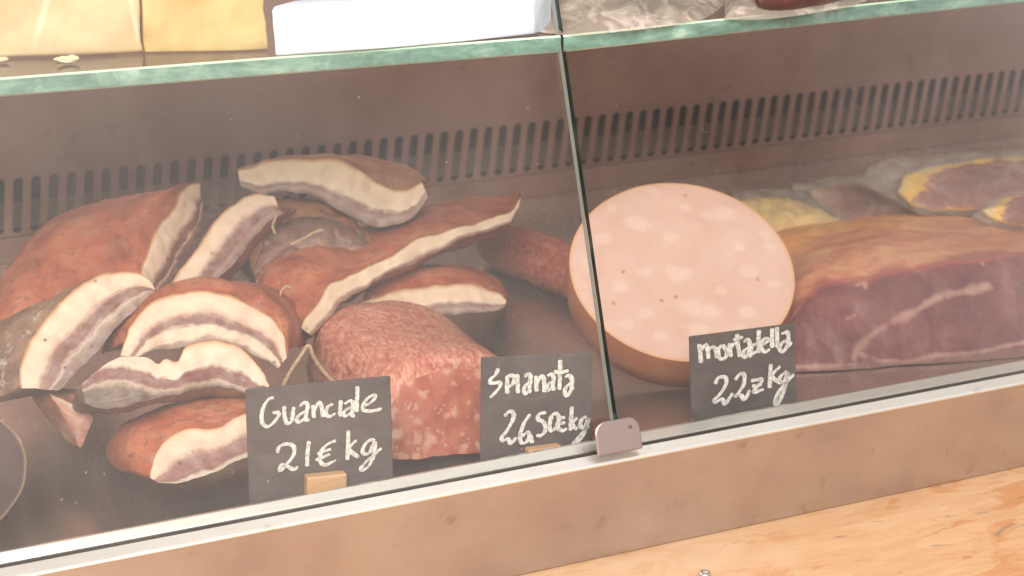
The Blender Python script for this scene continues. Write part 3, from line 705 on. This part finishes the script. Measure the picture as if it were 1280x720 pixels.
# prosciutto
k = NT('prosciutto_cut'); co = k.co(); t = k.attr('across'); ve = k.attr('vein'); n1 = k.noise(k.co((1,1,1)), 24, 6, .65, .8); n2 = k.noise(co, 130, 5, .65)
col = k.ramp(n1, [(.28, (.105,.022,.030)), (.5, (.165,.038,.042)), (.74, (.26,.078,.074))])
vv = k.math('ADD', ve, k.math('MULTIPLY', k.math('SUBTRACT', n2, .5), 1.0))
col = k.mix(k.ramp(vv, [(.22, 0.0), (.80, .60)]), col, (.60,.34,.28))
mar = k.ramp(k.noise(k.co((1,1,2)), 46, 5, .7, 1.4), [(.63, 0.0), (.72, .45)]); col = k.mix(mar, col, (.55,.28,.22))
tt = k.math('ADD', t, k.math('MULTIPLY', k.math('SUBTRACT', n1, .5), .10))
col = k.mix(k.ramp(tt, [(.015, .8), (.06, 0.0)]), col, (.34,.075,.065)); col = k.mix(k.ramp(tt, [(.88, 0.0), (.93, .9)]), col, (.20,.085,.075))
M['ham_cut'] = k.done(k.bsdf(color=col, rough=.44, normal=k.bump(n2, .25, .0015)))
k = NT('prosciutto_fat'); co = k.co(); n1 = k.noise(k.co((1,1.6,1)), 15, 6, .65, .9); n2 = k.noise(co, 70, 5, .65)
pinkf = k.ramp(n1, [(.28, (.48,.12,.06)), (.42, (.66,.23,.12)), (.56, (.74,.34,.20)), (.70, (.84,.48,.24))])
oran = k.ramp(n1, [(.28, (.56,.14,.05)), (.42, (.80,.31,.11)), (.58, (.88,.42,.13)), (.75, (.88,.56,.26))])
rg = k.math('ADD', k.attr('ring'), k.math('MULTIPLY', k.math('SUBTRACT', k.noise(co, 22, 4, .6), .5), .5))
col = k.mix(k.ramp(rg, [(.42, 0.0), (.62, 1.0)]), pinkf, oran); col = k.mix(k.ramp(rg, [(-.0, .7), (.09, 0.0)]), col, (.36,.095,.085))
col = k.mix(k.ramp(n2, [(.5, 0.0), (.75, .55)]), col, (.44,.13,.09))
M['ham_fat'] = k.done(k.bsdf(color=col, rough=.34, normal=k.bump(n2, .3, .002), sss=.1, sssr=(1,.5,.3), ssss=.005))
def zz(pts): return [(960+x/3, 260+y/3) for x, y in pts]
HO = zz([(-150,580),(-40,530),(50,470),(95,405),(140,335),(200,282),(290,276),(360,272),(440,242),(620,210),(800,190),(960,170),(1200,150),(1450,160)])
HI = zz([(-150,632),(-60,632),(60,634),(150,632),(240,628),(300,622),(345,616),(420,612),(520,606),(620,598),(760,586),(960,556),(1200,520),(1450,480)])
ham = piece('prosciutto', 'large prosciutto ham with dark red cut side and orange fat on top', 'ham', None, HO, HI, (1000,466,None,(-.19,-.78,.6)),
  [(zz([(-150,480),(-30,410),(50,340),(100,280),(170,225),(280,190),(360,170),(440,150),(620,130),(800,110),(960,100),(1200,95),(1450,110)]), .20,.20),
   (zz([(-150,320),(-30,240),(50,195),(110,160),(180,128),(270,100),(350,85),(440,70),(620,55),(800,58),(960,72),(1200,80),(1400,130)]), .27,.29),
   (zz([(-150,190),(-30,125),(50,96),(110,82),(180,68),(280,56),(360,46),(450,38),(620,32),(800,40),(960,68),(1180,92),(1330,150)]), .34,.36),
   (zz([(-150,200),(-30,135),(50,106),(110,92),(190,78),(290,66),(370,56),(450,48),(620,42),(800,50),(960,76),(1140,98),(1260,160)]), .42,.44)],
  M['ham_cut'], M['ham_fat'], N=280, T=96, seed=14, amp=.0022, sc=24, hidden=(0,.16,-.03))
hf = [c for c in ham.children if c.name.startswith('cut_face')][0]
hpl = (on_z(1000,466,FLOOR), V((-.19,-.78,.6)).normalized())
lines = [(zz([(320,600),(335,530),(400,470),(460,430),(530,400),(640,335),(720,318),(820,295)]), 5.5), (zz([(330,290),(360,280),(362,300)]), 4), (zz([(-40,596),(60,596),(300,590),(335,545),(400,572),(520,580),(640,555),(760,548),(960,505),(1200,470)]), 3.5), (zz([(290,420),(320,405)]), 3), (zz([(390,350),(470,360),(540,355)]), 2.4), (zz([(800,200),(805,210)]), 3), (zz([(640,430),(690,408),(730,380)]), 1.3)]
segs = []
for pts, w in lines:
    C = cr(pts, 110); C = [on_p(p.x,p.y,*hpl) for p in C]; segs += [(p, w/F*.85*(1.0+.6*noise.noise(p*60))) for p in C]
from mathutils.kdtree import KDTree
kd = KDTree(len(segs))
for i, (q, w) in enumerate(segs): kd.insert(q, i)
kd.balance()
me = hf.data; vals = []; off = hf.location + ham.location
for vtx in me.vertices:
    q, i, d = kd.find(vtx.co + off)
    vals.append(max(0, 1-d/(segs[i][1]*3.0)))
at_ = me.attributes.new('vein', 'FLOAT', 'POINT'); at_.data.foreach_set('value', vals)

# dark round salami at the left edge
k = NT('dark_salami_cut'); n1 = k.noise(k.co(), 60, 5); t = k.attr('rim')
col = k.ramp(n1, [(.3, (.030,.010,.014)), (.7, (.070,.022,.028))]); col = k.mix(t, col, (.25,.17,.11))
M['dsal'] = k.done(k.bsdf(color=col, rough=.45))
def cut_log(name, label, cat, c2, edge_px, Y, n, L, matc, mats):
    n = V(n).normalized(); P = on_y(*c2, Y); u = (R-n*R.dot(n)).normalized(); v = n.cross(u)
    if v.z < 0: v = -v
    ex = (on_p(edge_px[0][0], edge_px[0][1], P, n)-P).length; ey = (on_p(edge_px[1][0], edge_px[1][1], P, n)-P).length
    NA, NR = 96, 24; vs, ra, fs = [P], [0], []
    for i in range(1, NR+1):
        q = i/NR
        for j in range(NA):
            g = 2*math.pi*j/NA; w_ = 1+.035*noise.noise(V((math.cos(g)*2,math.sin(g)*2,3)))
            vs.append(P+u*math.cos(g)*ex*q*w_+v*math.sin(g)*ey*q*w_); ra.append(1.0 if i == NR else 0)
    fs = [(0,1+j,1+(j+1)%NA) for j in range(NA)]
    for i in range(NR-1):
        a = 1+i*NA
        for j in range(NA): fs.append((a+j,a+NA+j,a+NA+(j+1)%NA,a+(j+1)%NA))
    e = vs[1+(NR-1)*NA:]; sv, sf = [], []
    S = ((0,1.0),(.003,1.02),(.3,1.03),(.6,1.02),(.9,.9),(1,.6))
    for d, s in S:
        for p in e: sv.append(P+(p-P)*s - n*L*d)
    for i in range(len(S)-1):
        for j in range(NA): sf.append((i*NA+j,i*NA+(j+1)%NA,(i+1)*NA+(j+1)%NA,(i+1)*NA+j))
    sf.append(tuple(range((len(S)-1)*NA, len(S)*NA)))
    fl = FLOOR+.0006
    REP.append((label, round(min(p.z for p in sv),3), round(min(p.y for p in sv),3), 0))
    sv = [V((p.x,p.y,max(p.z,fl))) for p in sv]; vs = [V((p.x,p.y,max(p.z,fl))) for p in vs]
    root = thing(name, label, cat, (P.x,P.y,FLOOR)); mesh('casing', sv, sf, mats, root, loc=P); mesh('cut_face', vs, fs, matc, root, {'rim': ra}, loc=P)
cut_log('salami', 'dark purple cured salami with a thin pale rind, cut off by the left picture edge', 'salami', (-52,588), ((32,588),(-52,508)), .075, (.05,-.93,.30), .14, M['dsal'], M['rind_grey'])

# vacuum packs lying on the deck at the back right
k = NT('packed_ham'); t = k.attr('across'); n1 = k.noise(k.co(), 55, 5, .65, .8); tt = k.math('ADD', t, k.math('MULTIPLY', k.math('SUBTRACT', n1, .5), .75))
col = k.ramp(tt, [(.0, (.17,.045,.045)), (.55, (.28,.085,.08)), (.66, (.42,.17,.10)), (.72, (.86,.46,.07)), (.9, (.88,.58,.13)), (1, (.74,.55,.30))])
M['packed_ham'] = k.done(k.bsdf(color=col, rough=.4))
k = NT('packed_dark_ham'); t = k.attr('across'); n1 = k.noise(k.co(), 30, 5, .6); tt = k.math('ADD', t, k.math('MULTIPLY', k.math('SUBTRACT', n1, .5), .3))
M['packed_dark'] = k.done(k.bsdf(color=k.ramp(tt, [(0, (.13,.040,.038)), (.6, (.20,.06,.05)), (.85, (.32,.13,.09)), (1, (.46,.30,.2))]), rough=.4))
k = NT('packed_yellow'); n1 = k.noise(k.co((1,1,1)), 34, 5, .6, .8)
M['packed_yellow'] = k.done(k.bsdf(color=k.ramp(n1, [(.32, (.52,.30,.16)), (.5, (.70,.48,.20)), (.62, (.86,.62,.18)), (.75, (.88,.72,.4))]), rough=.35))
def film(name, tint, a):
    k = NT(name); tr = k.n('BsdfTransparent', {'Color': tint}).outputs[0]; n1 = k.noise(k.co(), 40, 4, .6, .8); bp = k.bump(n1, .9, .004)
    g = k.n('BsdfGlossy', {'Roughness': .12, 'Normal': bp}).outputs[0]; d = k.n('BsdfDiffuse', {'Color': (.76,.66,.58), 'Normal': bp}).outputs[0]
    lw = k.n('LayerWeight', {'Blend': .25, 'Normal': bp}).outputs['Fresnel']
    m1 = k.n('MixShader', {'Fac': lw}); k.t.links.new(tr, m1.inputs[1]); k.t.links.new(g, m1.inputs[2]); k.set(m1.inputs[0], k.math('MULTIPLY', lw, .45))
    m2 = k.n('MixShader', {'Fac': k.math('ADD', k.math('MULTIPLY', k.ramp(n1, [(.45, 0.0), (.7, 1.0)]), a), a*.5)}); k.t.links.new(m1.outputs[0], m2.inputs[1]); k.t.links.new(d, m2.inputs[2])
    return k.done(m2.outputs[0])
M['film'] = film('clear_film', (.97,.95,.93), .17); M['bag'] = film('crinkled_bag', (.90,.86,.82), .62)
def pillow(name, outline, P, n, thick, mat, parent, seed, grow=1.0, NR=22, NA=110, lift=0.0, flat=False, crinkle=.0012):
    n = V(n).normalized(); C = cr(outline+[outline[0]], NA+1)[:-1]
    E = [on_p(p.x,p.y,P,n) for p in C]; c = sum(E, V((0,0,0)))/NA
    yr = max(e.y for e in E)-min(e.y for e in E)
    vs, ta, fs = [c+n*(thick+lift)], [0], []
    for i in range(1, NR+1):
        q = i/NR
        for e in E:
            p = c+(e-c)*q*grow + n*(lift+thick*(1-q**3))
            far = max(0, min(1, .5 + (e.y-c.y)/max(1e-6, yr)*2.2)); far = far*far*(3-2*far)
            vs.append(wob(p, crinkle, 55, seed)); ta.append(q*(.62+.38*far))
    fs = [(0,1+j,1+(j+1)%NA) for j in range(NA)]
    for i in range(NR-1):
        a = 1+i*NA
        for j in range(NA): fs.append((a+j,a+NA+j,a+NA+(j+1)%NA,a+(j+1)%NA))
    b0 = len(vs)
    vs += [p - n*.004 for p in vs[1+(NR-1)*NA:1+NR*NA]]; ta += [1]*NA
    for j in range(NA): fs.append((1+(NR-1)*NA+j, b0+j, b0+(j+1)%NA, 1+(NR-1)*NA+(j+1)%NA))
    fs.append(tuple(range(b0, b0+NA)))
    vs = [V((p.x,p.y,max(p.z,FLOOR+.0006))) for p in vs]
    REP.append((name, round(min(p.z for p in vs),3), round(min(p.y for p in vs),3), round(max(p.y for p in vs),3)))
    return mesh(name, vs, fs, mat, parent, {'across': ta}, loc=c)
def pack(label, meat, film_o, P, n, mat, seed):
    root = thing('vacuum_pack', label, 'packed ham', P, 'vacuum packed ham at the back right')
    pillow('meat', meat, P, n, .009, mat, root, seed, crinkle=.002)
    pillow('plastic_film', film_o, P, n, .012, M['film'], root, seed+20, crinkle=.002)
UPN = (-.05,-.42,.9)
pack('vacuum pack of ham with a bright yellow fat rim, leaning at the right edge', [(1122,238),(1130,222),(1150,212),(1190,204),(1230,198),(1280,196),(1330,198),(1340,235),(1290,250),(1230,258),(1170,260),(1140,252)], [(1070,225),(1100,200),(1160,193),(1240,188),(1350,188),(1360,250),(1290,264),(1200,268),(1150,264),(1110,245)], on_z(1200,262,.005), UPN, M['packed_ham'], 31)
pack('vacuum pack of dark red ham left of the yellow rimmed pack', [(1012,240),(1035,232),(1070,230),(1110,234),(1140,248),(1168,272),(1130,280),(1070,276),(1030,258)], [(990,232),(1030,222),(1090,222),(1140,236),(1190,276),(1140,288),(1060,284),(1015,262)], on_z(1080,276,-.012), UPN, M['packed_dark'], 32)
pack('small vacuum pack of yellow fatty ham peeking out behind the mortadella', [(925,250),(955,245),(990,250),(1030,264),(1055,278),(1040,288),(990,290),(940,288)], [(915,240),(960,236),(1000,240),(1050,262),(1080,282),(1040,296),(980,298),(930,294)], on_z(990,288,-.010), UPN, M['packed_yellow'], 33)
pack('vacuum pack with orange fat lying on the prosciutto at the right edge', [(1228,262),(1250,250),(1290,242),(1340,240),(1350,275),(1300,280),(1255,276)], [(1215,268),(1245,245),(1290,236),(1350,234),(1360,282),(1300,288),(1245,284)], on_z(1270,278,.024), (-.05,-.5,.85), M['packed_ham'], 34)

# ------------------------------------------------------------------ on the glass shelf
ST = SZ + .0006
def shelf_block(name, label, cat, front, H, depth, mat, bev, group=None, amp=.0012, seed=1, skew=(0,0)):
    """front: bottom edge in the photo from left to right"""
    C = [on_z(x, y, ST) for x, y in front]; n = 40
    C = cr([tuple(c) for c in C], n)
    vs = []; NZ, ND = 16, 10
    def P(i, z, d): return wob(C[i] + V((skew[0]*d/depth, d, z + (skew[1]*i/(n-1)*z/H if z > 0 else 0))), amp if z > 0 else 0, 30, seed) if z > 0 else C[i]+V((skew[0]*d/depth, d, 0))
    ring = [(0,0)] + [(H*j/NZ,0) for j in range(1,NZ)] + [(H-.001, .001)] + [(H, depth*j/ND) for j in range(1,ND)] + [(H-.001, depth-.001)] + [(H*(NZ-j)/NZ, depth) for j in range(1,NZ)] + [(0,depth)]
    m = len(ring)
    for i in range(n):
        for (z, d) in ring: vs.append(P(i, z, d))
    fs = []
    for i in range(n-1):
        for j in range(m): fs.append((i*m+j, i*m+(j+1)%m, (i+1)*m+(j+1)%m, (i+1)*m+j))
    fs += [tuple(range(m))[::-1], tuple(range((n-1)*m, n*m))]
    c = sum(C, V((0,0,0)))/n + V((0,depth/2,0))
    o = mesh(name, vs, fs, mat, loc=c); o['label'] = label; o['category'] = cat
    if group: o['group'] = group
    if bev: bevel(o, bev, 3)
    for p in o.data.polygons: p.use_smooth = len(p.vertices) < 5
    return o
def cheese(name, a, b):
    k = NT(name); co = k.co(); n1 = k.noise(co, 9, 5, .55, .4); n2 = k.noise(co, 90, 4)
    col = k.mix(k.math('MULTIPLY', k.ramp(n2, [(.4, 0.0), (.7, 1.0)]), .25), k.ramp(n1, [(.34, a), (.62, b)]), (.72,.44,.16))
    cr_ = k.vor(k.co((1,1,.35)), 15, feature='DISTANCE_TO_EDGE'); gate = k.ramp(k.noise(co, 17, 3), [(.5, 0.0), (.6, .8)])
    col = k.mix(k.math('MULTIPLY', k.ramp(cr_, [(.012, 1.0), (.03, 0.0)]), gate), col, (.90,.80,.64))
    return k.done(k.bsdf(color=col, rough=.4, normal=k.bump(k.math('ADD', n1, n2), .3, .002), sss=.4, sssr=(1,.6,.25), ssss=.012))
GC = 'cheese wedges on the glass shelf'
shelf_block('cheese_wedge', 'pale yellow cheese block at the left end of the glass shelf', 'cheese', [(-260,88),(-100,80),(0,73),(100,70),(181,66)], .11, .13, cheese('pale_cheese', (.74,.51,.25), (.80,.66,.42)), .003, GC, seed=2, amp=.0028)
shelf_block('cheese_wedge', 'deeper yellow cheese block standing next to the white box', 'cheese', [(181.5,66),(240,65),(300,64),(336,62)], .085, .12, cheese('yellow_cheese', (.76,.47,.16), (.82,.63,.31)), .004, GC, seed=3, amp=.0032)
k = NT('white_paper'); n1 = k.noise(k.co(), 12, 4); n2 = k.ramp(k.noise(k.co((1,1,3)), 24, 3), [(.74, 0.0), (.77, 1.0)])
col = k.mix(k.math('MULTIPLY', n2, .4), (.70,.79,.95), (.55,.42,.3))
M['paper'] = k.done(k.bsdf(color=col, rough=.6, normal=k.bump(n1, .2, .002)))
shelf_block('paper_package', 'white paper wrapped box standing on the glass shelf left of the joint', 'package', [(344,70),(440,64),(560,54),(640,46),(668,43)], .032, .016, M['paper'], .002, amp=.0009, seed=4, skew=(.02,0))
# bagged salami right of the joint
def bagged(label, outline, c2, tube_px, r, seed):
    P = on_z(*c2, ST)
    root = thing('bagged_salami', label, 'salami', P, 'salami in clear bags on the shelf')
    A, B = [on_z(x, y, ST+r) for x, y in tube_px]
    tube('salami', [A, A.lerp(B,.5)+V((0,0,.002)), B], r, M['bag_salami'], root, 18, 24, lambda s: max(.15,(1-abs(2*s-1)**4))**.5)
    E = [on_z(x, y, ST) for x, y in outline]; c = sum(E, V((0,0,0)))/len(E)
    C = cr([tuple(e) for e in E]+[tuple(E[0])], 121)[:-1]; vs, fs = [c+V((0,0,r*2.5))], []
    NR = 26
    for i in range(1, NR+1):
        q = i/NR
        for e in C:
            p = c+(e-c)*q + V((0,0,r*2.5*(1-q**2.2)))
            g = noise.turbulence(p*38+V((seed,0,0)), 4, True)
            p = p + noise.noise_vector(p*26+V((seed,1,2)))*.010*(1-q**6) + V((0,0,.010*(g-.5)*(1-q**6)))
            vs.append(V((p.x,p.y,max(p.z,ST))))
    NA = 120
    fs = [(0,1+j,1+(j+1)%NA) for j in range(NA)]
    for i in range(NR-1):
        a = 1+i*NA
        for j in range(NA): fs.append((a+j,a+NA+j,a+NA+(j+1)%NA,a+(j+1)%NA))
    mesh('plastic_bag', vs, fs, M['bag'], root, loc=c)
k = NT('bagged_salami_skin'); n1 = k.noise(k.co(), 40, 5)
M['bag_salami'] = k.done(k.bsdf(color=k.ramp(n1, [(.35, (.05,.022,.026)), (.6, (.10,.035,.036)), (.75, (.24,.13,.11))]), rough=.45))
bagged('bagged dark salami on the shelf right behind the glass joint', [(672,40),(720,44),(790,38),(850,30),(890,18),(920,-20),(900,-70),(780,-75),(690,-40)], (790,30), ((778,-3),(880,-20)), .016, 3)
bagged('bagged red salami at the upper right on the glass shelf', [(905,24),(960,24),(1030,14),(1080,2),(1120,-30),(1080,-80),(980,-80),(915,-40)], (1000,10), ((950,-2),(1060,-20)), .014, 8)

# twine tied to two of the pieces
def twine(px, Y0, Y1, owner, r=.0011):
    n = len(px); pts = [on_y(x, y, Y0+(Y1-Y0)*i/(n-1)) - owner.location for i, (x, y) in enumerate(px)]
    tube('twine', [p+owner.location for p in pts], r, M['twine'], owner, 7, 46)
g = [o for o in COL.objects if o.get('category') == 'cured meat']
twine([(352,486),(362,466),(378,442),(386,432),(392,446),(404,464),(418,478)], .14, .14, g[4], .0016)
twine([(342,262),(345,270),(341,282),(344,292)], .30, .30, g[2])
twine([(364,306),(378,299),(392,291),(404,287)], .29, .29, g[2])
twine([(350,376),(351,366),(357,358),(364,360)], .235, .235, g[4])

# crumbs fallen on the shelf
k = NT('crumb'); M['crumb'] = k.done(k.bsdf(color=(.80,.66,.46), rough=.7))
for i, (x, y, r) in enumerate(((85,79,.0042),(73,76,.0020),(2,78,.0030))):
    p = on_z(x, y, ST); vs, fs = [], []
    for a_ in range(7):
        for b_ in range(10):
            th, ph = math.pi*a_/6, 2*math.pi*b_/10
            q = V((math.sin(th)*math.cos(ph)*1.6, math.sin(th)*math.sin(ph), (math.cos(th)+1)*.55))*r
            vs.append(p + q*(1+.35*noise.noise(q*600+V((i,0,0)))))
    for a_ in range(6):
        for b_ in range(10): fs.append((a_*10+b_, a_*10+(b_+1)%10, (a_+1)*10+(b_+1)%10, (a_+1)*10+b_))
    o = mesh('cheese_crumb', vs, fs, M['crumb'], loc=p, smooth=False); o['category'] = 'crumb'; o['group'] = 'cheese crumbs on the glass shelf'
    o['label'] = ['largest cheese crumb lying on the shelf in front of the cheese', 'tiny cheese crumb just beside the largest crumb', 'cheese crumb at the far left end of the shelf'][i]

# ------------------------------------------------------------------ light
w = bpy.data.worlds.new('World'); SC.world = w; w.use_nodes = True
t = w.node_tree; t.nodes.clear()
tc = t.nodes.new('ShaderNodeTexCoord'); sx = t.nodes.new('ShaderNodeSeparateXYZ'); t.links.new(tc.outputs['Generated'], sx.inputs[0])
def wm(op, a, b, clamp=False):
    n = t.nodes.new('ShaderNodeMath'); n.operation = op; n.use_clamp = clamp
    for s_, v in ((n.inputs[0], a), (n.inputs[1], b)):
        if isinstance(v, (int, float)): s_.default_value = v
        else: t.links.new(v, s_)
    return n.outputs[0]
up = wm('ADD', wm('MULTIPLY', sx.outputs[2], .85), wm('MULTIPLY', sx.outputs[1], -.30))
up = wm('ADD', up, .42, True)
r = t.nodes.new('ShaderNodeValToRGB'); t.links.new(up, r.inputs[0])
for e, (p, c) in zip([r.color_ramp.elements[0], r.color_ramp.elements[1], r.color_ramp.elements.new(.5)], ((.05,(.20,.13,.10,1)),(1,(1.0,.93,.85,1)),(.5,(.54,.41,.34,1)))):
    e.position = p; e.color = c
bg = t.nodes.new('ShaderNodeBackground'); bg.inputs[1].default_value = 1.0
wn = t.nodes.new('ShaderNodeTexNoise'); wn.inputs['Scale'].default_value = 2.6; wn.inputs['Detail'].default_value = 3; t.links.new(tc.outputs['Generated'], wn.inputs['Vector'])
wr = t.nodes.new('ShaderNodeValToRGB'); t.links.new(wn.outputs['Fac'], wr.inputs[0]); wr.color_ramp.elements[0].position = .40; wr.color_ramp.elements[1].position = .60
wr.color_ramp.elements[0].color = (.32,.27,.25,1); wr.color_ramp.elements[1].color = (1.45,1.42,1.40,1)
wx = t.nodes.new('ShaderNodeMix'); wx.data_type = 'RGBA'; wx.blend_type = 'MULTIPLY'; wx.inputs[0].default_value = 1; t.links.new(r.outputs[0], wx.inputs[6]); t.links.new(wr.outputs[0], wx.inputs[7])
t.links.new(wx.outputs[2], bg.inputs[0])
ow = t.nodes.new('ShaderNodeOutputWorld'); t.links.new(bg.outputs[0], ow.inputs[0])
def area(name, loc, target, sx_, sy_, power, col):
    l = bpy.data.lights.new(name, 'AREA'); l.shape = 'RECTANGLE'; l.size = sx_; l.size_y = sy_; l.energy = power; l.color = col
    o = bpy.data.objects.new(name, l); COL.objects.link(o); o.location = loc
    o.rotation_euler = (V(target)-V(loc)).to_track_quat('-Z','Y').to_euler(); return o
area('front_key_light', (-1.0,-1.9,1.75), (.1,.2,0), 1.4, 1.0, 100, (1,.925,.82))  # unseen soft lamp added in front and above to light the case
SC.render.engine = 'CYCLES'
SC.cycles.max_bounces = 7; SC.cycles.transparent_max_bounces = 16; SC.cycles.caustics_reflective = False; SC.cycles.caustics_refractive = False
SC.cycles.use_denoising = True
SC.cycles.sample_clamp_indirect = 4
SC.view_settings.view_transform = 'Standard'; SC.view_settings.look = 'None'; SC.view_settings.exposure = 0; SC.view_settings.gamma = 1
for r_ in REP: print('REP', r_)
